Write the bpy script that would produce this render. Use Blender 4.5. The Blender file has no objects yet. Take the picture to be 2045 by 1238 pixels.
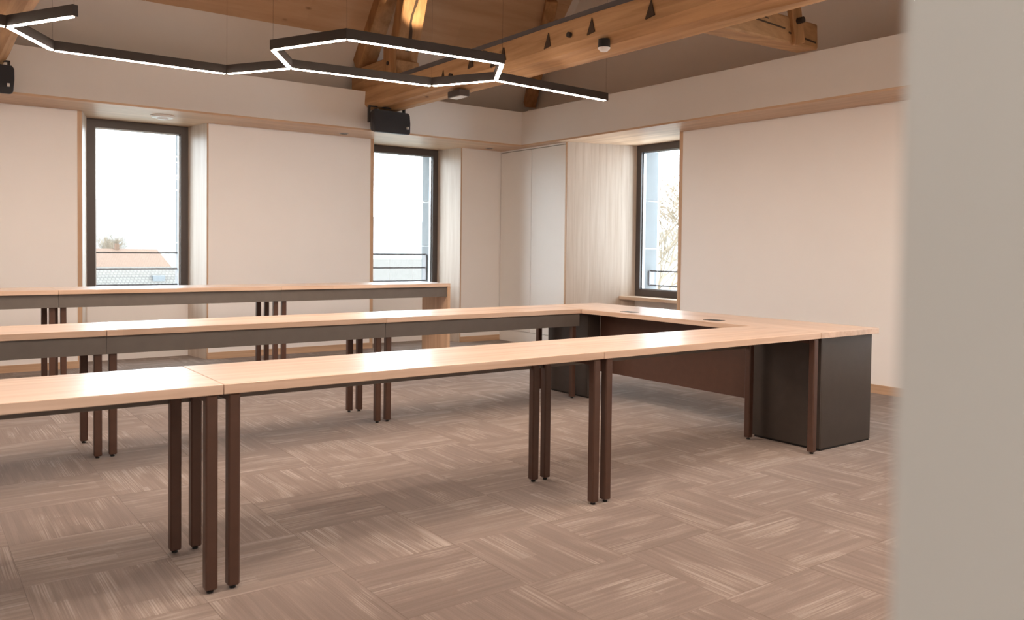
import bpy, bmesh, math, random
from mathutils import Vector, Matrix
random.seed(7)
scene = bpy.context.scene
C = scene.collection

# ------------------------------------------------------------------ camera
PXW, PXH = 2045.0, 1238.0
CAM = Vector((-0.9138, -2.9464, 1.2297))
YAW, PITCH, ROLL, FPX, SHY = 0.6345, -0.028, 0.012, 1658.67, -75.78
fw = Vector((math.sin(YAW)*math.cos(PITCH), math.cos(YAW)*math.cos(PITCH), math.sin(PITCH)))
rt = Vector((math.cos(YAW), -math.sin(YAW), 0)); up = rt.cross(fw)
cr, sr = math.cos(ROLL), math.sin(ROLL)
rt, up = cr*rt + sr*up, -sr*rt + cr*up
cd = bpy.data.cameras.new('camera'); cam = bpy.data.objects.new('camera', cd); C.objects.link(cam)
cam.matrix_world = Matrix(((rt.x, up.x, -fw.x, CAM.x), (rt.y, up.y, -fw.y, CAM.y), (rt.z, up.z, -fw.z, CAM.z), (0, 0, 0, 1)))
cd.sensor_width = 36.0; cd.lens = FPX/PXW*36.0; cd.shift_y = SHY/PXW
cd.clip_start = 0.02; cd.clip_end = 3000
cd.dof.use_dof = True; cd.dof.focus_distance = 5.2; cd.dof.aperture_fstop = 4.0
scene.camera = cam

# ------------------------------------------------------------------ world, exposure
w = bpy.data.worlds.new('overcast_sky'); scene.world = w; w.use_nodes = True
bg = w.node_tree.nodes['Background']
bg.inputs['Color'].default_value = (0.84, 0.93, 1.0, 1); bg.inputs['Strength'].default_value = 7.2
vs = scene.view_settings
vs.view_transform = 'Standard'; vs.look = 'None'; vs.gamma = 1.0; vs.use_curve_mapping = False
vs.exposure = 1.0
LED = 68.0          # radiance of the pendant's diffusers
scene.cycles.use_denoising = True
scene.cycles.max_bounces = 10; scene.cycles.diffuse_bounces = 6
scene.cycles.transparent_max_bounces = 12
scene.cycles.sample_clamp_indirect = 6.0

# ------------------------------------------------------------------ room sizes (metres)
BX, BY = 5.983, 6.18            # right wall, back wall planes
WY, WX = 6.63, 6.52             # window planes
SH, BH = 2.533, 0.436           # soffit height, bulkhead height
FBX, FBY = BX-0.51, BY-0.62     # bulkhead faces
TOPZ = SH+BH
XL, YN = -5.6, -2.786           # left wall, near wall
CUPX = BX-0.389                 # cupboard front
SLOPE = 1.2                     # roof slope, rise per metre
H, TH = 0.74, 0.036             # table height, top thickness

def proj(p):
    d = Vector(p)-CAM; z = d.dot(fw)
    if z <= 0.05: return None
    return (PXW/2 + FPX*d.dot(rt)/z, PXH/2 + SHY - FPX*d.dot(up)/z, z)

# ------------------------------------------------------------------ materials
def new_mat(name):
    m = bpy.data.materials.new(name); m.use_nodes = True
    nt = m.node_tree; b = nt.nodes['Principled BSDF']
    return m, nt, b
def N(nt, t, **kw):
    n = nt.nodes.new(t)
    for k, v in kw.items():
        if k.startswith('i_'): n.inputs[k[2:].replace('_', ' ')].default_value = v
        else: setattr(n, k, v)
    return n
def L(nt, a, ao, b, bi): nt.links.new(a.outputs[ao], b.inputs[bi])
def ramp(nt, stops):
    n = nt.nodes.new('ShaderNodeValToRGB'); e = n.color_ramp.elements
    while len(e) < len(stops): e.new(0.5)
    for k, (p, c) in enumerate(stops):
        e[k].position = p; e[k].color = (c[0], c[1], c[2], 1)
    return n
def plain(name, col, rough=0.6, metal=0.0, noise=0.0, scale=8.0, bump=0.0, spec=0.5):
    m, nt, b = new_mat(name)
    b.inputs['Roughness'].default_value = rough; b.inputs['Metallic'].default_value = metal
    b.inputs['Specular IOR Level'].default_value = spec
    tc = N(nt, 'ShaderNodeTexCoord'); nz = N(nt, 'ShaderNodeTexNoise', i_Scale=scale, i_Detail=4.0)
    L(nt, tc, 'Object', nz, 'Vector')
    r = ramp(nt, [(0.25, [c*(1-noise) for c in col]), (0.75, [min(1, c*(1+noise)) for c in col])])
    L(nt, nz, 'Fac', r, 'Fac'); L(nt, r, 'Color', b, 'Base Color')
    if bump:
        n2 = N(nt, 'ShaderNodeTexNoise', i_Scale=scale*12, i_Detail=3.0); L(nt, tc, 'Object', n2, 'Vector')
        bp = N(nt, 'ShaderNodeBump', i_Strength=bump, i_Distance=0.002); L(nt, n2, 'Fac', bp, 'Height'); L(nt, bp, 'Normal', b, 'Normal')
    return m
def wood(name, dark, light, axis='X', rough=0.35, stave=0.09, stave_len=1.1, stave_amt=0.25, knots=0.0, coat=0.0, fine=1.0, gcol=None):
    """long-grained wood; grain runs along the local axis given"""
    m, nt, b = new_mat(name)
    b.inputs['Roughness'].default_value = rough
    if coat: b.inputs['Coat Weight'].default_value = coat; b.inputs['Coat Roughness'].default_value = 0.27
    tc = N(nt, 'ShaderNodeTexCoord'); oi = N(nt, 'ShaderNodeObjectInfo')
    ml = N(nt, 'ShaderNodeVectorMath', operation='SCALE'); ml.inputs[0].default_value = (37.0, 17.0, 23.0); L(nt, oi, 'Random', ml, 'Scale')
    ad = N(nt, 'ShaderNodeVectorMath', operation='ADD'); L(nt, tc, 'Object', ad, 0); L(nt, ml, 'Vector', ad, 1)
    mp = N(nt, 'ShaderNodeMapping'); L(nt, ad, 'Vector', mp, 'Vector')
    rot = {'X': (0, 0, 0), 'Y': (0, 0, math.pi/2), 'Z': (0, math.pi/2, 0)}[axis]
    mp.inputs['Rotation'].default_value = rot
    ms = N(nt, 'ShaderNodeMapping'); ms.inputs['Scale'].default_value = (1.1, 26*fine, 26*fine); L(nt, mp, 'Vector', ms, 'Vector')
    n1 = N(nt, 'ShaderNodeTexNoise', i_Scale=1.0, i_Detail=6.0, i_Roughness=0.6, i_Distortion=0.35); L(nt, ms, 'Vector', n1, 'Vector')
    m2 = N(nt, 'ShaderNodeMapping'); m2.inputs['Scale'].default_value = (0.5, 6, 6); L(nt, mp, 'Vector', m2, 'Vector')
    n2 = N(nt, 'ShaderNodeTexNoise', i_Scale=1.0, i_Detail=3.0, i_Distortion=0.6); L(nt, m2, 'Vector', n2, 'Vector')
    mixf = N(nt, 'ShaderNodeMath', operation='MULTIPLY_ADD'); L(nt, n1, 'Fac', mixf, 0); mixf.inputs[1].default_value = 0.6
    h2 = N(nt, 'ShaderNodeMath', operation='MULTIPLY'); h2.inputs[1].default_value = 0.4; L(nt, n2, 'Fac', h2, 0); L(nt, h2, 'Value', mixf, 2)
    r = ramp(nt, [(0.34, dark), (0.64, light)]); L(nt, mixf, 'Value', r, 'Fac')
    out = r
    if stave_amt:
        br = N(nt, 'ShaderNodeTexBrick', i_Scale=1.0); br.inputs['Mortar Size'].default_value = 0.0
        br.inputs['Brick Width'].default_value = stave_len; br.inputs['Row Height'].default_value = stave
        br.inputs['Color1'].default_value = (1-stave_amt, 1-stave_amt, 1-stave_amt, 1); br.inputs['Color2'].default_value = (1, 1, 1, 1)
        mb = N(nt, 'ShaderNodeMapping'); L(nt, mp, 'Vector', mb, 'Vector')
        if axis != 'Z': pass
        L(nt, mb, 'Vector', br, 'Vector')
        mx = N(nt, 'ShaderNodeMix', data_type='RGBA', blend_type='MULTIPLY'); mx.inputs['Factor'].default_value = 1.0
        nt.links.new(out.outputs['Color'], mx.inputs['A']); nt.links.new(br.outputs['Color'], mx.inputs['B'])
        out = mx; outk = 'Result'
    else: outk = 'Color'
    if knots:
        mk = N(nt, 'ShaderNodeMapping'); mk.inputs['Scale'].default_value = (2.2, 4.5, 4.5); L(nt, mp, 'Vector', mk, 'Vector')
        vo = N(nt, 'ShaderNodeTexVoronoi', i_Scale=1.0); L(nt, mk, 'Vector', vo, 'Vector')
        rk = ramp(nt, [(0.03, (0.25, 0.17, 0.12)), (0.10, (1, 1, 1))]); L(nt, vo, 'Distance', rk, 'Fac')
        mx2 = N(nt, 'ShaderNodeMix', data_type='RGBA', blend_type='MULTIPLY'); mx2.inputs['Factor'].default_value = knots
        nt.links.new(out.outputs[outk], mx2.inputs['A']); nt.links.new(rk.outputs['Color'], mx2.inputs['B']); out = mx2; outk = 'Result'
    nt.links.new(out.outputs[outk], b.inputs['Base Color'])
    bp = N(nt, 'ShaderNodeBump', i_Strength=0.06, i_Distance=0.001); L(nt, n1, 'Fac', bp, 'Height'); L(nt, bp, 'Normal', b, 'Normal')
    return m
def emit(name, col, s):
    m = bpy.data.materials.new(name); m.use_nodes = True; nt = m.node_tree; nt.nodes.clear()
    e = nt.nodes.new('ShaderNodeEmission'); o = nt.nodes.new('ShaderNodeOutputMaterial')
    e.inputs['Color'].default_value = (*col, 1); e.inputs['Strength'].default_value = s
    nt.links.new(e.outputs[0], o.inputs[0]); return m
def glass(name):
    m = bpy.data.materials.new(name); m.use_nodes = True; nt = m.node_tree; nt.nodes.clear()
    o = nt.nodes.new('ShaderNodeOutputMaterial'); t = nt.nodes.new('ShaderNodeBsdfTransparent'); g = nt.nodes.new('ShaderNodeBsdfGlossy')
    t.inputs['Color'].default_value = (0.95, 0.97, 0.97, 1); g.inputs['Roughness'].default_value = 0.02
    lw = nt.nodes.new('ShaderNodeLayerWeight'); pw = nt.nodes.new('ShaderNodeMath'); pw.operation = 'POWER'; pw.inputs[1].default_value = 5.0
    f = nt.nodes.new('ShaderNodeMath'); f.operation = 'MULTIPLY_ADD'; f.inputs[1].default_value = 0.9; f.inputs[2].default_value = 0.04
    nt.links.new(lw.outputs['Facing'], pw.inputs[0]); nt.links.new(pw.outputs[0], f.inputs[0]); x = nt.nodes.new('ShaderNodeMixShader')
    nt.links.new(f.outputs[0], x.inputs[0]); nt.links.new(t.outputs[0], x.inputs[1]); nt.links.new(g.outputs[0], x.inputs[2]); nt.links.new(x.outputs[0], o.inputs[0])
    return m
def carpet(name):
    m, nt, b = new_mat(name)
    b.inputs['Roughness'].default_value = 0.95; b.inputs['Specular IOR Level'].default_value = 0.15
    b.inputs['Sheen Weight'].default_value = 0.15; b.inputs['Sheen Roughness'].default_value = 0.5
    tc = N(nt, 'ShaderNodeTexCoord'); oi = N(nt, 'ShaderNodeObjectInfo')
    ml = N(nt, 'ShaderNodeVectorMath', operation='SCALE'); ml.inputs[0].default_value = (91.0, 53.0, 0.0); L(nt, oi, 'Random', ml, 'Scale')
    ad = N(nt, 'ShaderNodeVectorMath', operation='ADD'); L(nt, tc, 'Object', ad, 0); L(nt, ml, 'Vector', ad, 1)
    def stretched(sx, sy, det, dist=0.0):
        mp = N(nt, 'ShaderNodeMapping'); mp.inputs['Scale'].default_value = (sx, sy, 1); L(nt, ad, 'Vector', mp, 'Vector')
        n = N(nt, 'ShaderNodeTexNoise', i_Scale=1.0, i_Detail=det, i_Distortion=dist); L(nt, mp, 'Vector', n, 'Vector'); return n
    patch = stretched(3.2, 9.0, 0.0, .3); streak = stretched(1.6, 42.0, 2.0); thread = stretched(2.2, 190.0, 1.0)
    speck = stretched(260.0, 260.0, 1.0)
    sn = N(nt, 'ShaderNodeVectorMath', operation='SNAP'); sn.inputs[1].default_value = (0.165, 0.062, 1); L(nt, ad, 'Vector', sn, 0)
    wn = N(nt, 'ShaderNodeTexWhiteNoise', noise_dimensions='2D'); L(nt, sn, 'Vector', wn, 'Vector')
    pm = N(nt, 'ShaderNodeMath', operation='MULTIPLY_ADD'); pm.inputs[1].default_value = 0.22; L(nt, wn, 'Value', pm, 0); L(nt, patch, 'Fac', pm, 2)
    rp = ramp(nt, [(0.58, (0, 0, 0)), (0.74, (1, 1, 1))]); L(nt, pm, 'Value', rp, 'Fac')
    rs = ramp(nt, [(0.38, (0, 0, 0)), (0.66, (1, 1, 1))]); L(nt, streak, 'Fac', rs, 'Fac')
    rth = ramp(nt, [(0.40, (0, 0, 0)), (0.62, (1, 1, 1))]); L(nt, thread, 'Fac', rth, 'Fac')
    a = N(nt, 'ShaderNodeMath', operation='MULTIPLY'); L(nt, rp, 'Color', a, 0); L(nt, rth, 'Color', a, 1)
    c = N(nt, 'ShaderNodeMath', operation='MULTIPLY_ADD'); L(nt, rs, 'Color', c, 0); c.inputs[1].default_value = 0.26; 
    a2 = N(nt, 'ShaderNodeMath', operation='MULTIPLY'); a2.inputs[1].default_value = 0.42; L(nt, a, 'Value', a2, 0); L(nt, a2, 'Value', c, 2)
    d = N(nt, 'ShaderNodeMath', operation='MULTIPLY_ADD'); L(nt, speck, 'Fac', d, 0); d.inputs[1].default_value = 0.40; L(nt, c, 'Value', d, 2)
    e = N(nt, 'ShaderNodeMath', operation='MULTIPLY_ADD'); L(nt, oi, 'Random', e, 0); e.inputs[1].default_value = 0.16; L(nt, d, 'Value', e, 2)
    r = ramp(nt, [(0.05, (0.155, 0.113, 0.095)), (0.5, (0.215, 0.165, 0.141)), (1.0, (0.36, 0.300, 0.268))])
    L(nt, e, 'Value', r, 'Fac'); L(nt, r, 'Color', b, 'Base Color')
    bp = N(nt, 'ShaderNodeBump', i_Strength=0.5, i_Distance=0.003); L(nt, thread, 'Fac', bp, 'Height'); L(nt, bp, 'Normal', b, 'Normal')
    return m
def rooftile(name, c1, c2, pitch=0.3):
    m, nt, b = new_mat(name); b.inputs['Roughness'].default_value = 0.9
    tc = N(nt, 'ShaderNodeTexCoord'); br = N(nt, 'ShaderNodeTexBrick', i_Scale=1.0)
    br.inputs['Brick Width'].default_value = pitch*0.9; br.inputs['Row Height'].default_value = pitch; br.inputs['Mortar Size'].default_value = 0.03
    br.inputs['Color1'].default_value = (*c1, 1); br.inputs['Color2'].default_value = (*c2, 1); br.inputs['Mortar'].default_value = (c1[0]*.45, c1[1]*.45, c1[2]*.45, 1)
    L(nt, tc, 'Object', br, 'Vector'); L(nt, br, 'Color', b, 'Base Color'); return m

M = dict(
    plaster=plain('white_wall_paint', (0.77, 0.745, 0.72), 0.75, noise=0.012, scale=3, bump=0.05),
    wallpanel=plain('white_wall_panel', (0.88, 0.868, 0.865), 0.6, noise=0.008, scale=3),  # same white as plaster, raised to carry the lamp light on the walls
    pedestal=plain('dark_pedestal_veneer', (0.048, 0.038, 0.033), 0.3, noise=0.1, scale=18),
    roof_plaster=plain('roof_plaster', (0.70, 0.655, 0.61), 0.85, noise=0.02, scale=2, bump=0.08),
    jamb=plain('door_jamb_paint', (0.60, 0.585, 0.55), 0.6, noise=0.015, scale=3),
    top=wood('ash_tabletop', (0.545, 0.365, 0.255), (0.77, 0.59, 0.47), 'X', 0.34, stave=0.105, stave_len=1.3, stave_amt=0.14, coat=0.5),
    top_y=wood('ash_tabletop_cross', (0.545, 0.365, 0.255), (0.77, 0.59, 0.47), 'Y', 0.34, stave=0.105, stave_len=1.3, stave_amt=0.14, coat=0.5),
    jambwood_z=wood('pale_larch_upright', (0.49, 0.39, 0.31), (0.64, 0.555, 0.48), 'Z', 0.5, stave_amt=0.0),
    trimwood=wood('larch_trim', (0.46, 0.29, 0.18), (0.66, 0.46, 0.31), 'X', 0.45, stave_amt=0.0),
    trimwood_y=wood('larch_trim_cross', (0.46, 0.29, 0.18), (0.66, 0.46, 0.31), 'Y', 0.45, stave_amt=0.0),
    trimwood_z=wood('larch_trim_upright', (0.46, 0.29, 0.18), (0.66, 0.46, 0.31), 'Z', 0.45, stave_amt=0.0),
    sill=wood('larch_sill', (0.60, 0.44, 0.32), (0.78, 0.63, 0.50), 'Y', 0.35, stave_amt=0.0),
    beam=wood('old_timber', (0.30, 0.155, 0.062), (0.56, 0.335, 0.165), 'Y', 0.7, stave_amt=0.0, knots=0.75, fine=0.6),
    beam_x=wood('old_timber_cross', (0.27, 0.135, 0.052), (0.50, 0.29, 0.135), 'X', 0.7, stave_amt=0.0, knots=0.75, fine=0.6),
    beam_z=wood('old_timber_upright', (0.25, 0.12, 0.045), (0.46, 0.25, 0.11), 'Z', 0.7, stave_amt=0.0, knots=0.8, fine=0.6),
    ply=wood('spruce_board', (0.44, 0.27, 0.15), (0.55, 0.36, 0.22), 'X', 0.7, stave_amt=0.06, stave=0.2, stave_len=3, knots=0.75, fine=0.4),
    brown=plain('dark_brown_lacquer', (0.080, 0.039, 0.027), 0.38, noise=0.1, scale=20),
    panel=plain('dark_bronze_panel', (0.13, 0.115, 0.104), 0.34, noise=0.06, scale=14),
    black=plain('matt_black', (0.012, 0.011, 0.012), 0.5), foot=plain('black_rubber', (0.01, 0.01, 0.01), 0.6),
    lampblack=plain('dark_bronze_lamp_profile', (0.035, 0.026, 0.022), 0.5),
    chrome=plain('steel', (0.55, 0.55, 0.55), 0.25, 1.0), steel=plain('grey_steel_bar', (0.13, 0.12, 0.125), 0.55, 0.3, noise=0.1),
    frame=plain('dark_window_frame', (0.075, 0.062, 0.06), 0.4), bead=plain('grey_aluminium', (0.42, 0.46, 0.5), 0.35, 0.6),
    white=plain('white_plastic', (0.75, 0.75, 0.74), 0.4), door=plain('white_cupboard_door', (0.80, 0.785, 0.765), 0.45, noise=0.008),
    speaker=plain('charcoal_speaker', (0.022, 0.024, 0.03), 0.55, bump=0.3, scale=60),
    badge=plain('pale_badge', (0.6, 0.58, 0.55), 0.4), lens=plain('frosted_lens', (0.8, 0.8, 0.8), 0.35),
    stone=plain('grey_stone', (0.11, 0.115, 0.12), 0.85, noise=0.08, scale=6, bump=0.4),
    carpet=carpet('carpet_tile'), slab=plain('screed', (0.16, 0.12, 0.1), 0.95),
    glass=glass('window_glass'), led=emit('led_diffuser', (1.0, 0.805, 0.65), LED),
    bolt=plain('blackened_iron', (0.05, 0.04, 0.035), 0.6, 0.6), hole=plain('mortice_shadow', (0.05, 0.028, 0.015), 0.9),  # last one: dark colour standing for shade in notches, cracks and door gaps
    roof_o=rooftile('orange_roof_tile', (0.082, 0.044, 0.026), (0.094, 0.053, 0.033), 0.34), roof_g=rooftile('grey_roof_tile', (0.066, 0.058, 0.050), (0.076, 0.068, 0.060), 0.33),
    render=plain('pale_render', (0.1, 0.095, 0.09), 0.9), twig=plain('bare_twig', (0.13, 0.098, 0.066), 0.9), hill=plain('hazy_hill', (0.10, 0.102, 0.104), 1.0, noise=0.05, scale=0.02),
    ground=plain('pale_ground', (0.17, 0.17, 0.15), 1.0), dkglass=plain('dark_glazing', (0.06, 0.065, 0.07), 0.15),
)

# ------------------------------------------------------------------ mesh helpers
class MB:
    def __init__(s): s.v = []; s.f = []
    def box(s, x0, x1, y0, y1, z0, z1):
        o = len(s.v); s.v += [(x, y, z) for z in (z0, z1) for y in (y0, y1) for x in (x0, x1)]
        s.f += [tuple(o+i for i in q) for q in ((0, 2, 3, 1), (4, 5, 7, 6), (0, 1, 5, 4), (2, 6, 7, 3), (0, 4, 6, 2), (1, 3, 7, 5))]; return s
    def prism(s, pts, z0, z1):                       # plan polygon, counter-clockwise
        o, n = len(s.v), len(pts)
        s.v += [(p[0], p[1], z0) for p in pts] + [(p[0], p[1], z1) for p in pts]
        s.f += [tuple(o+i for i in reversed(range(n))), tuple(o+n+i for i in range(n))]
        s.f += [(o+i, o+(i+1) % n, o+n+(i+1) % n, o+n+i) for i in range(n)]; return s
    def loft(s, rings, closed=True, caps=True):      # rings of equal length
        o, n = len(s.v), len(rings[0])
        for r in rings: s.v += [tuple(p) for p in r]
        for k in range(len(rings)-1):
            for i in range(n if closed else n-1):
                a, b_ = o+k*n+i, o+k*n+(i+1) % n
                s.f.append((a, b_, b_+n, a+n))
        if caps: s.f += [tuple(o+i for i in reversed(range(n))), tuple(o+(len(rings)-1)*n+i for i in range(n))]
        return s
    def tube(s, p0, p1, r0, r1=None, n=8):
        p0, p1 = Vector(p0), Vector(p1); r1 = r0 if r1 is None else r1
        d = (p1-p0).normalized(); a = d.orthogonal().normalized(); b_ = d.cross(a)
        ring = lambda p, r: [p+(a*math.cos(2*math.pi*i/n)+b_*math.sin(2*math.pi*i/n))*r for i in range(n)]
        return s.loft([ring(p0, r0), ring(p1, r1)])
    def bar(s, p0, p1, wd, ht, upv=(0, 0, 1)):        # rectangular bar between two points
        p0, p1 = Vector(p0), Vector(p1); d = (p1-p0).normalized(); side = d.cross(Vector(upv)).normalized(); u = side.cross(d)
        ring = lambda p: [p-side*wd/2-u*ht/2, p+side*wd/2-u*ht/2, p+side*wd/2+u*ht/2, p-side*wd/2+u*ht/2]
        return s.loft([ring(p0), ring(p1)])
    def lathe(s, c, prof, n=24):
        return s.loft([[(c[0]+r*math.cos(2*math.pi*i/n), c[1]+r*math.sin(2*math.pi*i/n), c[2]+z) for i in range(n)] for r, z in prof])
    def mesh(s, name, bevel=0.0, seg=1, origin=None, smooth=False):
        me = bpy.data.meshes.new(name)
        if origin: ox, oy, oz = origin; vv = [(x-ox, y-oy, z-oz) for x, y, z in s.v]
        else: vv = s.v
        me.from_pydata(vv, [], s.f); me.update()
        bm = bmesh.new(); bm.from_mesh(me)
        bmesh.ops.recalc_face_normals(bm, faces=bm.faces)
        if bevel: bmesh.ops.bevel(bm, geom=[e for e in bm.edges if e.calc_face_angle(0) > 0.3], offset=bevel, segments=seg, affect='EDGES', profile=0.5)
        bm.to_mesh(me); bm.free()
        if smooth:
            for p in me.polygons: p.use_smooth = True
        return me
def obj(name, mesh, mat, parent=None, loc=(0, 0, 0), rz=0.0):
    o = bpy.data.objects.new(name, mesh); C.objects.link(o); o.location = loc; o.rotation_euler[2] = rz
    if mat is not None:
        if mesh.materials: pass
        else: mesh.materials.append(mat)
    if parent is not None: o.parent = parent
    return o
def put(mb, name, mat, parent=None, bevel=0.0, seg=1, smooth=False, plocal=(0, 0, 0)):
    """mesh given in world coordinates, its origin moved to its own centre; plocal = world place of the parent"""
    xs = [v[0] for v in mb.v]; ys = [v[1] for v in mb.v]; zs = [v[2] for v in mb.v]
    c = ((min(xs)+max(xs))/2, (min(ys)+max(ys))/2, (min(zs)+max(zs))/2)
    return obj(name, mb.mesh(name, bevel, seg, c, smooth), mat, parent, tuple(c[i]-plocal[i] for i in range(3)))
def empty(name, loc, label, cat, group=None):
    o = bpy.data.objects.new(name, None); C.objects.link(o); o.location = loc; o.empty_display_size = 0.1
    o['label'] = label; o['category'] = cat
    if group: o['group'] = group
    return o
def tag(o, label, cat, group=None):
    o['label'] = label; o['category'] = cat
    if group: o['group'] = group
    return o
def struct(o, label=None):
    o['kind'] = 'structure'
    if label: o['label'] = label
    return o
def B(*a): return MB().box(*a)

# ------------------------------------------------------------------ floor of carpet tiles
floor = struct(put(B(XL-0.3, WX+0.4, YN-2.3, 6.97, -0.25, -0.006), 'floor', M['slab']), 'carpet tile floor in streaky taupe laid quarter-turned')
fl = tuple(floor.location)
tile_me = B(-0.2497, 0.2497, -0.2497, 0.2497, -0.006, 0).mesh('carpet_tile', 0.0006)
tile_me.materials.append(M['carpet'])
cells = []
for i in range(-12, 14):
    for j in range(-7, 14):
        x, y = 0.5*i-0.07+0.25, 0.5*j-0.06+0.25
        if x < XL-0.2 or y < YN-0.2 or x > WX+0.2 or y > WY+0.2: continue
        q = proj((x, y, 0)); s = 0.0
        if q and -160 < q[0] < 2200 and q[1] < 1420: s = 1.0/q[2]
        cells.append((s, x, y, (i+j) % 2))
cells.sort(reverse=True)
rest = MB(); kept = 0
for s, x, y, q in cells:
    if s > 0 and kept < 298:
        o = bpy.data.objects.new('carpet_tile', tile_me); C.objects.link(o); o.parent = floor
        o.location = (x-fl[0], y-fl[1], -fl[2]); o.rotation_euler[2] = (math.pi/2 if q else 0) + random.choice((0, math.pi)); kept += 1
    else: rest.box(x-.2492, x+.2492, y-.2492, y+.2492, -0.006, 0)
o = put(rest, 'carpet_field', M['carpet'], floor, plocal=fl); o['kind'] = 'stuff'

# ------------------------------------------------------------------ walls with window niches
NICHES = [(-2.665, -1.455), (0.525, 1.735), (3.70, 4.962)]  # the first niche and its window are out of view, added for daylight
SA, SB = 0.113, 0.07            # splay of the two jambs
OUT = 6.97
wall_back = struct(put(B(XL-0.3, BX+0.9, OUT-0.02, OUT+0.0, -5, 0.0), 'wall_back', M['plaster']), 'white panelled back wall with deep window niches')
wb = tuple(wall_back.location)
ends = [(XL-0.3, None)] + NICHES + [(None, CUPX+0.0)]
prev_b = XL-0.3
def block(b_, a, first, last):
    p = [(b_, BY), (a, BY)]
    p += [(a, OUT)] if last else [(a+SA, WY), (a+SA, WY+.08), (a+SA+.03, WY+.08), (a+SA+.03, OUT)]
    p += [(b_, OUT)] if first else [(b_-.10, OUT), (b_-.10, WY+.08), (b_-SB, WY+.08), (b_-SB, WY)]
    return MB().prism(p, 0, SH)
bounds = [XL-0.3]+[v for n in NICHES for v in n]+[BX+0.9]
for k in range(0, len(bounds), 2):
    put(block(bounds[k], bounds[k+1], k == 0, k+2 == len(bounds)), 'wall_panel', M['wallpanel'], wall_back, plocal=wb)
for a, b_ in NICHES:
    put(B(a+SA-.02, b_-SB+.02, WY, OUT, -.05, 0.655), 'parapet', M['wallpanel'], wall_back, plocal=wb)
    put(B(a-.036, a+.001, BY-.004, BY+.02, 0, SH), 'edge_trim', M['trimwood_z'], wall_back, plocal=wb)
    put(B(b_-.001, b_+.012, BY-.004, BY+.02, 0, SH), 'edge_trim', M['trimwood_z'], wall_back, plocal=wb)
    for x0, x1 in ((a, a+SA), (b_, b_-SB)):         # larch jamb boards, slightly proud
        s = 1 if x1 > x0 else -1
        pl = [(x0, BY-.003), (x0+s*.006, BY-.003), (x1+s*.006, WY), (x1, WY)]
        if s < 0: pl = pl[::-1]
        put(MB().prism(pl, 0, SH), 'jamb_board', M['jambwood_z'], wall_back, plocal=wb)

R0, R1 = 3.342, 4.801                               # right-wall niche (y range at room side)
wall_right = struct(put(B(OUT-0.02+.4, OUT+.4, YN-.3, BY+.9, -5, 0), 'wall_right', M['plaster']), 'white right wall with one deep wood-lined window niche')
wr = tuple(wall_right.location); OX = 6.9
J1 = 4.546; J0 = 3.52                                # window edges at the glass plane
N0, N1 = -1.35, -0.15                                # unseen niche and window added for daylight, beyond the door jamb
put(MB().prism([(BX, N1), (BX+.5, N1-.1), (OX, N1-.1), (OX, J0+.03), (WX+.08, J0+.03), (WX+.08, J0), (WX, J0), (BX, R0)], 0, SH), 'wall_panel', M['wallpanel'], wall_right, plocal=wr)
put(MB().prism([(BX, YN-.3), (OX, YN-.3), (OX, N0+.1), (BX+.5, N0+.1), (BX, N0)], 0, SH), 'wall_panel', M['wallpanel'], wall_right, plocal=wr)
put(B(WX, OX, N0, N1, -.05, .655), 'parapet', M['wallpanel'], wall_right, plocal=wr)
put(MB().prism([(CUPX+.06, R1+.012), (WX, J1), (WX+.08, J1), (WX+.08, J1-.03), (OX, J1-.03), (OX, BY+.02), (CUPX+.06, BY+.02)], 0, SH), 'wall_panel', M['wallpanel'], wall_right, plocal=wr)
put(B(WX, OX, J0-.02, J1+.02, -.05, 0.655), 'parapet', M['wallpanel'], wall_right, plocal=wr)
put(B(BX-.004, BX+.02, R0-.044, R0, 0, SH), 'edge_trim', M['trimwood_z'], wall_right, plocal=wr)
put(MB().prism([(BX, R0), (WX, J0), (WX, J0+.006), (BX, R0+.006)], 0, SH), 'jamb_board', M['jambwood_z'], wall_right, plocal=wr)
# the wide left jamb is built from upright staves
ns = 9; pa, pb = Vector((CUPX+.004, R1-.004)), Vector((WX, J1-.004)); dv = (pb-pa)/ns; nv = Vector((-dv.y, dv.x)).normalized()*-1
for k in range(ns):
    q0 = pa+dv*(k+.004); q1 = pa+dv*(k+1-.004); th = 0.006+0.0012*(k % 2)
    back = -nv*0.02
    put(MB().prism([tuple(q0+nv*th*.3), tuple(q1+nv*th*.3), tuple(q1+back), tuple(q0+back)], 0, SH), 'jamb_stave', M['jambwood_z'], wall_right, plocal=wr)

wall_left = struct(put(B(XL-.3, XL, YN-.3, BY+.8, 0, 5.4), 'wall_left', M['plaster']))
# near wall with the doorway the photograph is taken through
JX = -0.62
wall_near = struct(put(B(JX, BX+.9, YN-.30, YN, 0, SH+.1), 'wall_near', M['jamb']), 'out of focus pale grey door jamb at the right edge')
wn = tuple(wall_near.location)
put(B(XL-.3, -1.75, YN-.30, YN, 0, SH+.1), 'wall_panel', M['wallpanel'], wall_near, plocal=wn)
put(B(-1.75, JX, YN-.30, YN, 2.35, SH+.1), 'lintel', M['plaster'], wall_near, plocal=wn)
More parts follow.
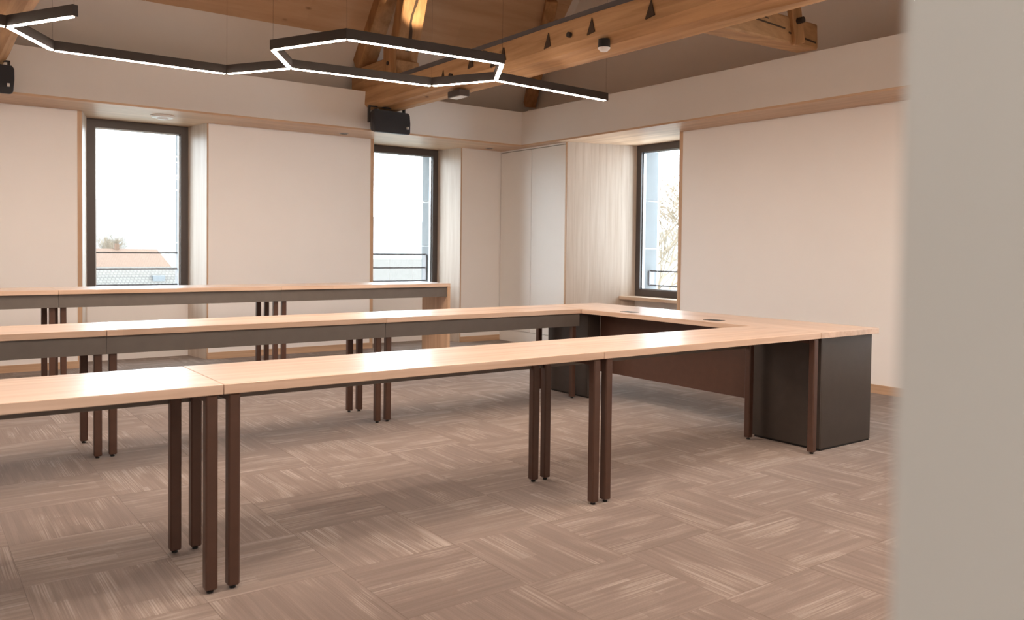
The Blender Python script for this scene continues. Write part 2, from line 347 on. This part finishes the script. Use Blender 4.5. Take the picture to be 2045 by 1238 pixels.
# unseen hall behind the camera, added to keep sky light out of the doorway
put(B(-3.2, 1.6, YN-2.3, YN-2.2, 0, SH), 'hall_wall', M['plaster'], wall_near, plocal=wn)
put(B(-3.3, -3.2, YN-2.3, YN-.3, 0, SH), 'hall_wall', M['plaster'], wall_near, plocal=wn)
put(B(1.6, 1.7, YN-2.3, YN-.3, 0, SH), 'hall_wall', M['plaster'], wall_near, plocal=wn)
put(B(-3.3, 1.7, YN-2.3, YN-.2, SH, SH+.1), 'hall_ceiling', M['plaster'], wall_near, plocal=wn)
hl = bpy.data.lights.new('hall_light', 'AREA'); hl.shape = 'DISK'; hl.size = 0.5; hl.energy = 24; hl.color = (1.0, 0.97, 0.92)  # added lamp out of view, brightens the door jamb
ho = bpy.data.objects.new('hall_light', hl); C.objects.link(ho); ho.location = (-1.1, YN-1.25, SH-.03)

# baseboards
for k, (x0, x1) in enumerate(((XL, NICHES[0][0]), (NICHES[0][1], NICHES[1][0]), (NICHES[1][1], NICHES[2][0]), (NICHES[2][1], CUPX))):
    if k == 0: bbk = struct(put(B(x0, x1, BY-.014, BY, 0, .07), 'baseboard_back', M['trimwood'])); continue
    put(B(x0, x1, BY-.014, BY, 0, .07), 'board', M['trimwood'], bbk, plocal=tuple(bbk.location))
bbr = struct(put(B(BX-.014, BX, YN, R0, 0, .075), 'baseboard_right', M['trimwood_y']), 'wooden baseboard along the right wall')

# ------------------------------------------------------------------ ceiling: bulkhead, soffit, roof slopes
ceiling = struct(put(B(XL-.3, BX+.9, -2.0, 4.42, 5.2, 5.3), 'ceiling', M['ply']), 'open timber roof with plaster slopes and spruce boards')
ce = tuple(ceiling.location)
def ceil(mb, name, mat, **k): return put(mb, name, mat, ceiling, plocal=ce, **k)
ceil(B(XL-.3, BX+.9, FBY, OUT, SH+.018, TOPZ), 'bulkhead', M['plaster'])
ceil(B(FBX, OX, YN-.3, FBY, SH+.018, TOPZ), 'bulkhead', M['plaster'])
ceil(B(XL-.3, FBX, YN-.3, YN+.5, SH+.018, TOPZ), 'bulkhead', M['plaster'])
ceil(B(XL-.3, XL+.5, YN+.5, FBY, SH+.018, TOPZ), 'bulkhead', M['plaster'])
ceil(B(XL, BX+.0, FBY-.004, WY, SH, SH+.02), 'soffit_board', M['trimwood'])
ceil(B(FBX-.004, WX, YN, FBY-.006, SH, SH+.02), 'soffit_board', M['trimwood_y'])
def sl(y, off=0.0): return TOPZ+SLOPE*(BY+.02-y)+off
ybd = 5.67; ytop = BY+.02-(5.2-TOPZ)/SLOPE
def slope_slab(x0, x1, ya, yb, off0, off1):
    m = MB(); m.loft([[(x, ya, sl(ya)+off0), (x, yb, sl(yb)+off0), (x, yb, sl(yb)+off1), (x, ya, sl(ya)+off1)] for x in (x0, x1)]); return m
ceil(slope_slab(XL-.3, BX+.2, BY+.4, ytop-.1, .02, .12), 'roof_slope', M['roof_plaster'])
xs = [XL-.3, -4.0, -1.5, 1.0, 3.37, 5.85]
for x0, x1 in zip(xs[:-1], xs[1:]):                  # spruce boards above the plaster strip, proud of it
    for ya, yb in ((ybd, ybd-.58), (ybd-.584, ytop-.05)):
        ceil(slope_slab(x0+.002, x1-.002, ya, yb, -.03, .018), 'spruce_board', M['ply'])
ceil(MB().loft([[(x, YN-.3, TOPZ-.05), (x, YN-.3, TOPZ+.05), (x, -1.0, 5.3), (x, -1.0, 5.2)] for x in (XL-.3, BX+.9)]), 'roof_slope', M['roof_plaster'])
ceil(B(BX, BX+.1, YN-.3, BY+.9, TOPZ-.02, 5.3), 'gable_wall', M['roof_plaster'])

# ------------------------------------------------------------------ windows
def window(n, org, axis, a, b_, label, rail_z, plates, stones):
    """a window in the niche: along x (axis 'x', a<b) at y=WY, or along y at x=WX. Built in local (u along, v outwards)"""
    fr = .085; z0, z1 = .657, SH
    def T(mb):
        if axis == 'x': return mb
        mb.v = [(v[1]-WY+WX, v[0], v[2]) for v in mb.v]; return mb          # swap: local x->y, depth->x
    mb = MB(); d0, d1 = WY, WY+.08
    mb.box(a, a+fr, d0, d1, z0, z1).box(b_-fr, b_, d0, d1, z0, z1).box(a+fr, b_-fr, d0, d1, z1-fr, z1).box(a+fr, b_-fr, d0, d1, z0, z0+fr)
    wnd = struct(put(T(mb), 'window_%d' % n, M['frame']), label); wl = tuple(wnd.location)
    mb = MB(); s0, s1, g = a+fr, b_-fr, .014
    mb.box(s0, s0+g, d0+.03, d1-.01, z0+fr, z1-fr).box(s1-g, s1, d0+.03, d1-.01, z0+fr, z1-fr).box(s0, s1, d0+.03, d1-.01, z1-fr-g, z1-fr).box(s0, s1, d0+.03, d1-.01, z0+fr, z0+fr+g)
    put(T(mb), 'glazing_bead', M['bead'], wnd, plocal=wl)
    put(T(B(s0+.01, s1-.01, d0+.045, d0+.053, z0+fr+.01, z1-fr-.01)), 'pane', M['glass'], wnd, plocal=wl)
    e0, e1 = a+.03, b_-.03
    for rz in rail_z: put(T(B(e0, e1, d0+.21, d0+.226, rz-.009, rz+.009)), 'guard_rail', M['steel'], wnd, plocal=wl)
    for e, s in plates:
        for k in range(len(rail_z)-1):
            pl = put(T(B(min(e, e+s*.02), max(e, e+s*.02), d0+.18, d0+.28, rail_z[k+1], rail_z[k])), 'rail_bracket', M['steel'], wnd, plocal=wl, bevel=.006)
    for e, s in stones:
        for k, (q0, q1) in enumerate(((.66, 1.25), (1.255, 1.85), (1.855, SH))):
            put(T(B(min(e, e+s*.02), max(e, e+s*.02), d0+.085, OUT+.0, q0+.003, q1-.003)), 'jamb_stone', M['stone'], wnd, plocal=wl, bevel=.004)
    return wnd
for k, (a, b_) in enumerate(NICHES):
    window(k+1, None, 'x', a+SA, b_-SB, ['window at the far left of the back wall', 'tall dark-framed window overlooking an orange tiled roof', 'tall dark-framed window below the hanging loudspeaker'][k],
           (1.137, .96, .785), [(b_-SB-.072, 1)], [(b_-SB-.052, 1), (a+SA+.052, -1)])
wd3 = window(4, None, 'y', J0, J1, 'dark-framed window in the right wall with bare branches outside', (.97, .79), [(J1-.072, 1)], [(J1-.052, 1), (J0+.052, -1)])
put(B(6.30, WX+.01, 3.44, 4.60, .617, .658), 'window_sill', M['sill'], wd3, bevel=.003, plocal=tuple(wd3.location))
window(5, None, 'y', N0+.1, N1-.1, 'second window of the right wall', (.97, .79), [], [])

# ------------------------------------------------------------------ built-in cupboard in the corner
cup = empty('built_in_cupboard', (CUPX+.02, 5.49, 0), 'white built-in corner cupboard with two tall plain doors', 'cupboard')
cl = tuple(cup.location)
put(B(CUPX+.02, CUPX+.03, R1+.02, BY-.004, .0, SH-.002), 'carcass', M['hole'], cup, plocal=cl)  # dark sheet that paints the shade in the gaps around the doors
put(B(CUPX+.012, CUPX+.0199, R1+.02, BY-.004, .0, .15), 'plinth', M['door'], cup, plocal=cl)
put(B(CUPX-.001, CUPX+.02, R1+.02, BY-.004, 2.512, SH-.002), 'filler_strip', M['door'], cup, plocal=cl)
for y0, y1 in ((R1+.025, 5.494), (5.500, BY-.010)):
    put(B(CUPX, CUPX+.02, y0, y1, .155, 2.505), 'door', M['door'], cup, plocal=cl, bevel=.0012)
put(B(CUPX-.003, CUPX+.03, R1-.002, R1+.02, 0, SH-.002), 'edge_strip', M['trimwood_z'], cup, plocal=cl)

# ------------------------------------------------------------------ tables
LX, L2, WH, W, D = 1.8146, 3.600, 0.652, 0.529, 2.217
leg_cache = {}
def leg_mesh(h):
    k = round(h, 3)
    if k not in leg_cache:
        leg_cache[k] = B(-.021, .021, -.021, .021, .012, h).mesh('leg', .005); leg_cache[k].materials.append(M['brown'])
    return leg_cache[k]
foot_me = MB().lathe((0, 0, 0), [(.011, 0), (.012, .003), (.012, .006), (.006, .007), (.006, .013)], 12).mesh('foot'); foot_me.materials.append(M['foot'])
def table(x0, x1, y0, h, panel_near, label, group, legs_right=True, wmat='top'):
    y1 = y0+W; cx, cy = (x0+x1)/2, (y0+y1)/2
    t = empty('conference_table', (cx, cy, 0), label, 'table', group)
    g = .0012
    top = B(-(x1-x0)/2+g, (x1-x0)/2-g, -W/2, W/2, h-TH, h).mesh('top', .0018)
    obj('top', top, M[wmat], t)
    py = -W/2+.018 if panel_near else W/2-.034
    hp = .105
    p = B(-(x1-x0)/2+.001, (x1-x0)/2-.001, py, py+.016, h-TH-hp, h-TH).mesh('apron', .001); obj('apron', p, M['panel'], t)
    ln, lf = (-W/2+.024, W/2-.034) if not panel_near else (-W/2+.058, W/2-.022)
    xsl = [-(x1-x0)/2+.0396] + ([(x1-x0)/2-.0396] if legs_right else [])
    for lx in xsl:
        for ly in (ln, lf):
            lg = obj('leg', leg_mesh(h-TH), None, t, (lx, ly, 0)); obj('foot', foot_me, None, lg)
        rl = B(lx-.012, lx+.012, ln, lf, h-TH-.03, h-TH-.001).mesh('cross_rail'); obj('cross_rail', rl, M['brown'], t)
    return t
G1, G2, G3 = 'front row of tables', 'middle row of tables', 'back row of tables'
table(-LX, 0, 0, H, False, 'nearest pale wood table, cut off by the left edge of the photo', G1)
table(0, LX, 0, H, False, 'pale wood table in the middle of the nearest row', G1)
table(LX, L2, 0, H, False, 'nearest-row pale wood table joined to the dark panelled end desk', G1)
table(.0283-LX, .0283, D, H, True, 'middle-row table with dark apron, cut off by the left edge', G2)
table(.0283, 1.8086, D, H, True, 'middle-row table with dark apron, between two others of its row', G2)
table(1.8086, L2, D, H, True, 'middle-row table with dark apron, meeting the end desk at an inner corner', G2)
H3, Y3, X3 = .861, 4.437, .0857
table(X3-LX, X3, Y3, H3, True, 'tall back-row table by the windows, cut off by the left edge', G3)
table(X3, X3+LX, Y3, H3, True, 'tall back-row table in front of the left window', G3)
t3 = table(X3+LX, 3.724, Y3, H3, True, 'tall back-row table closed by a wooden end board', G3, legs_right=False)
eb = B((3.724-X3-LX)/2-.034, (3.724-X3-LX)/2-.0012, -W/2, W/2, 0, H3-TH).mesh('end_board', .0015); obj('end_board', eb, M['trimwood_z'], t3)

# end desk closing the U
hd = empty('end_desk', (L2+WH/2, (D+W)/2, 0), 'pale wood end desk with dark pedestals and cable ports closing the table U', 'desk')
hl_ = (L2+WH/2, (D+W)/2, 0)
put(B(L2+.0012, L2+WH, 0, D+W, H-TH, H), 'top', M['top_y'], hd, bevel=.0018, plocal=hl_)
for y0, y1, xe in ((.03, .53, L2+WH-.035), (D-.03, D+W-.04, L2+.19)):
    p = put(B(L2+.062, xe, y0, y1, .012, H-TH), 'pedestal', M['pedestal'], hd, bevel=.0015, plocal=hl_)
    pp = tuple(p.location[i]+hl_[i] for i in range(3))
    put(B(L2+.066, xe-.004, y0+.004, y1-.004, 0, .012), 'plinth', M['foot'], p, plocal=pp)
    put(B(L2+.050, L2+.061, y0, y1, .015, H-TH), 'side_panel', M['pedestal'], p, plocal=pp)
put(B(L2+.19, L2+.208, .53, D-.03, .215, H-TH), 'modesty_panel', M['brown'], hd, plocal=hl_)
for yy in (1.79, .94):
    f = put(B(L2+.09, L2+.175, yy-.065, yy+.065, H-.004, H+.0025), 'cable_port', M['black'], hd, bevel=.001, plocal=hl_)

# ------------------------------------------------------------------ hexagon pendant lamp
ZL, PH, PW = 2.57, .066, .034
def on_z(px, py, z):
    d = fw + rt*((px-PXW/2)/FPX) - up*((py-PXH/2-SHY)/FPX); t = (z-CAM.z)/d.z; return CAM+d*t
PT = {k: on_z(*v, ZL) for k, v in dict(J0=(15, 54), E0=(148, 33), v1=(105, 101), v2=(453, 148), J2=(580, 137), h1=(545, 100), h2=(692, 79), h3=(1003, 128), J3=(990, 161), h4=(862, 172), E3=(1210, 201)).items()}
a60 = math.radians(60)
PT['l1'] = PT['J0']+Vector((-1.2, 0, 0)); PT['l2'] = PT['l1']+Vector((-.6*math.cos(a60), .6*math.sin(a60), 0)); PT['l3'] = PT['l2']+Vector((-1.2, 0, 0))
PT['l4'] = PT['l1']+Vector((-.6*math.cos(a60), -.6*math.sin(a60), 0))
lamp = empty('pendant_lamp', (PT['J2'].x, PT['J2'].y, ZL), 'dark linear pendant lamp of lit bars forming hexagons under the beams', 'lamp')
ll = tuple(lamp.location)
SEG = [('J0', 'E0'), ('J0', 'v1'), ('v1', 'v2'), ('v2', 'J2'), ('J2', 'h1'), ('h1', 'h2'), ('h2', 'h3'), ('h3', 'J3'), ('J3', 'h4'), ('h4', 'J2'), ('J3', 'E3'), ('l1', 'J0'), ('l1', 'l2'), ('l2', 'l3'), ('l1', 'l4')]
WIRES = ('v2', 'h1', 'h2', 'h3', 'E3', 'v1', 'E0', 'h4', 'l1', 'l2', 'l3')
def pendant(root, off):
    ll = tuple(root.location); off = Vector(off)
    for a, b_ in SEG:
        p, q = PT[a]+off, PT[b_]+off; d = (q-p).normalized()
        up_ = Vector((0, 0, PH/2+.002))
        br = put(MB().bar(p+up_-d*PW*.35, q+up_+d*PW*.35, PW, PH), 'bar', M['lampblack'], root, plocal=ll)
        bl = tuple(br.location[i]+ll[i] for i in range(3))
        put(MB().bar(p+d*.016, q-d*.016, PW-.006, .005), 'diffuser', M['led'], br, plocal=bl)
    for k in WIRES:
        p = PT[k]+off; zt = min(5.2, sl(p.y)-.02, TOPZ+1.25*(p.y-YN+.25))
        put(MB().tube((p.x, p.y, ZL+PH), (p.x, p.y, zt), .0007, n=5), 'wire', M['lampblack'], root, plocal=ll)
pendant(lamp, (0, 0, 0))
lamp2 = empty('pendant_lamp', (PT['J2'].x+.9, PT['J2'].y-3.7, ZL), 'second linear pendant lamp hanging over the near side of the room', 'lamp')  # out-of-view copy of the pendant, added as fill light
pendant(lamp2, (.9, -3.7, 0))

# ------------------------------------------------------------------ timber trusses
def hewn(y0, y1, prof, ny, amp, seed):
    """timber along y with a slightly wandering hewn profile (x,z pairs)"""
    rnd = random.Random(seed); ph = [(rnd.uniform(0, 6), rnd.uniform(.6, 2.2)) for _ in prof]
    rings = []
    for k in range(ny+1):
        y = y0+(y1-y0)*k/ny
        rings.append([(x+amp*math.sin(f*y*1.7+p), y, z+amp*math.cos(f*y*1.3+p*2)) for (x, z), (p, f) in zip(prof, ph)])
    return MB().loft(rings)
def truss(x0, label, full):
    t = empty('roof_truss', (x0+.2, 2.0, 2.8), label, 'roof truss', 'old timber roof trusses'); tl = tuple(t.location)
    prof = [(x0, 3.0), (x0, 2.825), (x0+.05, 2.778), (x0+.085, 2.766), (x0+.10, 2.806), (x0+.17, 2.788), (x0+.24, 2.762), (x0+.33, 2.757), (x0+.39, 2.785), (x0+.41, 2.84), (x0+.41, 3.0)]
    tb = put(hewn(-2.2, 5.93, prof, 60, .006, int(x0*10)+50), 'tie_beam', M['beam'], t, plocal=tl)
    tbl = tuple(tb.location[i]+tl[i] for i in range(3))
    put(B(x0+.015, x0+.12, -2.0, 4.86, 3.003, 3.05), 'steel_bar', M['steel'], t, plocal=tl)
    put(B(x0, x0+.39, 5.04, 5.915, 3.0, 3.255), 'foot_block', M['beam'], t, bevel=.012, plocal=tl)
    # leaning post and principal rafter
    lean = .34
    m = MB(); m.loft([[(x0+.12, 5.19-k*lean, 3.0+k), (x0+.40, 5.19-k*lean, 3.0+k), (x0+.40, 5.37-k*lean, 3.0+k), (x0+.12, 5.37-k*lean, 3.0+k)] for k in (0, .5, 1.0, 1.6, 2.15)])
    ps = put(m, 'post', M['beam_z'], t, bevel=.01, plocal=tl)
    if full:                                              # the long drying crack down the face of the post
        psl = tuple(ps.location[i]+tl[i] for i in range(3)); rnd = random.Random(4); rings = []
        for i in range(15):
            k = .36+i*.07; c = x0+.255+.02*math.sin(i*1.1)+.008*rnd.uniform(-1, 1); hw = .012+.016*max(0, 1-i*.28)+.006*rnd.random(); y = 5.19-k*lean
            rings.append([(c-hw, y-.0025, 3.0+k), (c+hw, y-.0025, 3.0+k), (c+hw*.4, y+.02, 3.0+k), (c-hw*.4, y+.02, 3.0+k)])
        put(MB().loft(rings), 'drying_crack', M['hole'], ps, plocal=psl)
    put(B(x0-.02, x0+.02, 4.87, 5.1, 2.99, 3.37), 'clamp_plank', M['beam_z'], t, bevel=.006, plocal=tl)
    yf = 5.88
    put(MB().loft([[(x0-.0+dx, y+dy, sl(y)+dz) for dx, dy, dz in ((0, 0, .02), (.2, 0, .02), (.2, -.10, -.14), (0, -.10, -.14))] for y in (yf, 4.4)]), 'rafter', M['beam_z'], t, bevel=.006, plocal=tl)
    if full:
        for k, y in enumerate((3.90, 3.42, 3.06, 2.92, 2.30, 1.78, 1.17)):       # dark wedges painting the shade of triangular mortice notches
            z = (2.87, 2.93, 2.88, 2.90, 2.90, 2.91, 2.90)[k]
            n = MB().loft([[(x0-.011, y-.042, z-.05), (x0-.011, y+.042, z-.062), (x0-.011, y-.012, z+.06)], [(x0+.01, y-.042, z-.05), (x0+.01, y+.042, z-.062), (x0+.01, y-.012, z+.06)]])
            put(n, 'notch', M['hole'], tb, plocal=tbl)
        for y, z in ((3.18, 2.96), (2.02, 2.89), (3.74, 2.85), (4.99, 3.18)):
            put(MB().tube((x0-.03, y, z), (x0+.02, y, z), .022, n=8), 'bolt', M['bolt'], tb, plocal=tbl)
        # stub beam to the right wall, with its upright
        s0, s1 = Vector((x0+.39, 1.02, 2.905)), Vector((5.46, 1.42, 3.09))
        mb = MB().bar(s0, s1, .20, .22); put(mb, 'stub_beam', M['beam_x'], t, bevel=.02, seg=2, plocal=tl)
        fd = (s1-s0).normalized(); fn = Vector((fd.y, -fd.x, 0)).normalized()*.1015      # drying cracks along the front face
        for f0, f1, dz, hh in ((.12, .62, .03, .006), (.66, .97, -.025, .007), (.10, .45, .075, .004)):
            a, c = s0+(s1-s0)*f0+fn+Vector((0, 0, dz)), s0+(s1-s0)*f1+fn+Vector((0, 0, dz-.03))
            put(MB().bar(a, c, .004, hh*2), 'drying_crack', M['hole'], t, plocal=tl)
        put(MB().bar((5.01, 1.19, 2.93), (4.80, 1.15, 3.55), .05, .13, (1, 0, 0)), 'upright', M['beam_z'], t, bevel=.006, plocal=tl)
        put(MB().tube((4.945, 1.10, 3.10), (4.945, 1.17, 3.10), .026, n=8), 'bolt', M['bolt'], t, plocal=tl)
        put(MB().bar((5.90, 5.96, 3.16), (5.52, 5.05, 4.28), .15, .12), 'hip_rafter', M['beam_z'], t, bevel=.006, plocal=tl)
    return t
truss(3.28, 'old timber truss with a heavy tie beam crossing overhead to the right', True)
truss(-.58, 'timber truss end at the top left corner above the loudspeaker', False)

# spotlight on the tie beam, washing the post (lamp above the frame)
sp = empty('beam_spotlight', (3.56, 4.15, 3.06), 'small dark spotlight standing on the tie beam aimed at the post', 'spotlight')
sl_ = tuple(sp.location)
put(MB().tube((3.56, 4.15, 3.005), (3.56, 4.15, 3.05), .02, n=10), 'base', M['black'], sp, plocal=sl_)
put(MB().tube((3.56, 4.12, 3.06), (3.56, 4.20, 3.14), .035, n=12), 'head', M['black'], sp, plocal=sl_)
sd = bpy.data.lights.new('beam_spot', 'SPOT'); sd.energy = 70; sd.color = (1.0, 0.78, 0.52); sd.spot_size = math.radians(31); sd.spot_blend = .6; sd.shadow_soft_size = .03
so = bpy.data.objects.new('beam_spot', sd); C.objects.link(so); so.location = (3.56, 4.24, 3.16)
so.rotation_euler = (Vector((3.58, 4.93, 3.86))-so.location).to_track_quat('-Z', 'Y').to_euler()

# ------------------------------------------------------------------ loudspeakers under the beams
def speaker(x0, label):
    t = empty('loudspeaker', (x0+.235, 5.36, 2.80), label, 'speaker', 'wall loudspeakers under the beams'); tl = tuple(t.location)
    x1 = x0+.47; m = MB().box(x0+.01, x1-.01, 5.30, 5.34, 2.765, 2.772)
    m = MB().box(x0, x1-.02, 5.35, 5.39, 2.772, 2.782).box(x0, x0+.018, 5.35, 5.39, 2.60, 2.772).box(x1-.04, x1-.02, 5.35, 5.39, 2.62, 2.772)
    put(m, 'bracket', M['black'], t, plocal=tl)
    rings = []
    for y, k in ((5.27, .985), (5.29, 1.0), (5.36, .95), (5.50, .72)):
        cxm, czm = (x0+x1)/2+.015, 2.615-(y-5.27)*-.02
        hw, hh = .225*k, .128*k
        pts = [(-hw, -hh*.9), (-hw*.92, -hh), (hw*.88, -hh), (hw*.95, -hh*.85), (hw, 0), (hw, hh*.72), (hw*.93, hh*.92), (-hw*.92, hh), (-hw, hh*.9)]
        rings.append([(cxm+px, y+pz*.16, czm+pz) for px, pz in pts])
    put(MB().loft(rings), 'cabinet', M['speaker'], t, bevel=.004, plocal=tl)
    put(B(x1-.055, x1-.035, 5.238, 5.262, 2.545, 2.572), 'badge', M['badge'], t, plocal=tl)
    return t
speaker(3.225, 'charcoal loudspeaker hanging between the two visible back windows')
speaker(-.60, 'black loudspeaker cut off by the left edge of the photo')

# ------------------------------------------------------------------ small ceiling things
sm = put(MB().lathe((1.23, 5.96, SH), [(.115, 0), (.115, -.008), (.10, -.022), (.055, -.026), (.05, -.036), (.03, -.042), (.002, -.043)][::-1], 28), 'smoke_detector', M['white'], smooth=False)
tag(sm, 'round white smoke detector on the soffit above the left window', 'smoke detector')
for (x, y), lb in (((3.20, 5.94), 'small recessed spot in the soffit left of the hanging loudspeaker'), ((5.26, 5.97), 'small recessed spot in the soffit near the corner cupboard')):
    t = empty('recessed_spot', (x, y, SH), lb, 'spotlight', 'recessed soffit spots')
    put(MB().lathe((x, y, SH), [(.055, 0), (.055, -.004), (.042, -.006), (.042, 0)], 20), 'rim', M['chrome'], t, plocal=(x, y, SH))
    put(MB().lathe((x, y, SH), [(.041, -.001), (.04, -.003), (.002, -.003)], 20), 'lens', M['black'], t, plocal=(x, y, SH))
t = empty('motion_sensor', (3.30, 1.66, 2.79), 'dark cylindrical motion sensor with white lens under the tie beam', 'sensor'); tl = tuple(t.location)
put(MB().lathe((3.30, 1.66, 2.79), [(.044, 0), (.046, -.06), (.047, -.062)], 20), 'housing', M['black'], t, plocal=tl)
put(MB().lathe((3.30, 1.66, 2.728), [(.047, 0), (.044, -.008), (.026, -.026), (.002, -.03)], 20), 'lens', M['lens'], t, plocal=tl)
t = empty('emergency_light', (3.48, 3.95, 2.765), 'small boxed emergency light with pale lens under the tie beam', 'light'); tl = tuple(t.location)
put(B(3.43, 3.545, 3.84, 4.06, 2.705, 2.765), 'housing', M['frame'], t, plocal=tl, bevel=.004)
put(B(3.445, 3.53, 3.86, 4.04, 2.698, 2.706), 'lens', M['lens'], t, plocal=tl)

# ------------------------------------------------------------------ outside
gr = struct(put(B(-300, 700, 7.2, 900, -6.2, -6.0), 'ground', M['ground']))
def house(x0, x1, yr, half, zr, drop, mat, label, hip=0.0, sky=False, chim=None):
    t = empty('house', ((x0+x1)/2, yr, -6), label, 'house'); tl = tuple(t.location)
    put(B(x0+.4, x1-.4, yr-half+.4, yr+half-.4, -6, zr-drop+.05), 'wall', M['render'], t, plocal=tl)
    for s in (-1, 1):
        mb = MB(); e = zr-drop
        mb.loft([[(x0, yr+s*half, e), (x1, yr+s*half, e), (x1-hip, yr, zr), (x0, yr, zr)], [(x0, yr+s*half, e-.15), (x1, yr+s*half, e-.15), (x1-hip, yr, zr-.15), (x0, yr, zr-.15)]])
        o = put(mb, 'roof_plane', mat, t, plocal=tl)
        if s < 0 and sky:
            ox = tuple(o.location[i]+tl[i] for i in range(3)); yq = yr-half*.35; zq = zr-drop*.35
            put(B(x1-4.9, x1-3.9, yq+.9, yq+1.8, zq+.45, zq+1.05), 'roof_window', M['dkglass'], o, plocal=ox)
    if hip:
        put(MB().loft([[(x1, yr-half, zr-drop), (x1, yr+half, zr-drop), (x1-hip, yr, zr)], [(x1, yr-half, zr-drop-.15), (x1, yr+half, zr-drop-.15), (x1-hip, yr, zr-.15)]]), 'roof_hip', mat, t, plocal=tl)
    if chim: put(B(chim-.3, chim+.3, yr-.3, yr+.3, zr-.3, zr+.7), 'chimney', M['roof_o'], t, plocal=tl)
    return t
house(-8, 30.2, 120, 9.0, .60, 5.4, M['roof_o'], 'distant house with hipped orange tiled roof through the left window', hip=2.3, chim=22.7)
house(-6, 21.5, 75, 8.0, -.75, 5.0, M['roof_g'], 'nearer house with pale grey tiled roof and roof window', sky=True)
house(41, 78, 110, 9.0, -.55, 5.0, M['roof_g'], 'distant house with pale roof seen through the middle window')
hm = MB(); n = 60; ring = lambda r, f: [(r*math.cos(a), r*math.sin(a), f(a)) for a in [math.radians(5+110*k/n) for k in range(n+1)]]
hm.loft([ring(700, lambda a: -6), ring(800, lambda a: 34+18*math.sin(a*5)+9*math.sin(a*13))], closed=False, caps=False)
struct(put(hm, 'hill', M['hill']))
def tree(base, h, levels, label, seed, spread=.55, r0=.12):
    rnd = random.Random(seed); tr, tw = MB(), MB()
    def grow(p, d, ln, r, lv):
        q = p+d*ln; (tr if lv >= levels-1 else tw).tube(p, q, r, r*.68, n=5 if lv >= levels-1 else 3)
        if lv == 0: return
        for k in range(rnd.choice((3, 3, 4))):
            nd = (d+Vector((rnd.uniform(-1, 1), rnd.uniform(-1, 1), rnd.uniform(-.35, .75)))*spread*1.3).normalized()
            grow(p+d*ln*rnd.uniform(.55, 1.0), nd, ln*rnd.uniform(.62, .86), r*.62, lv-1)
    grow(Vector(base), Vector((0, 0, 1)), h*.30, r0, levels)
    t = empty('bare_tree', base, label, 'tree'); put(tr, 'trunk', M['twig'], t, plocal=base); put(tw, 'branches', M['twig'], t, plocal=base)
tree((19.9, 16.5, -6), 13.0, 7, 'bare winter tree close outside the right window', 3, spread=.75, r0=.14)
tree((33.0, 29.4, -6), 14.0, 6, 'farther bushy bare tree showing behind the nearer branches', 11, spread=.95, r0=.12)
tree((24.3, 134.0, -6), 10.5, 6, 'bare winter tree behind the orange roof', 5, spread=.7, r0=.2)
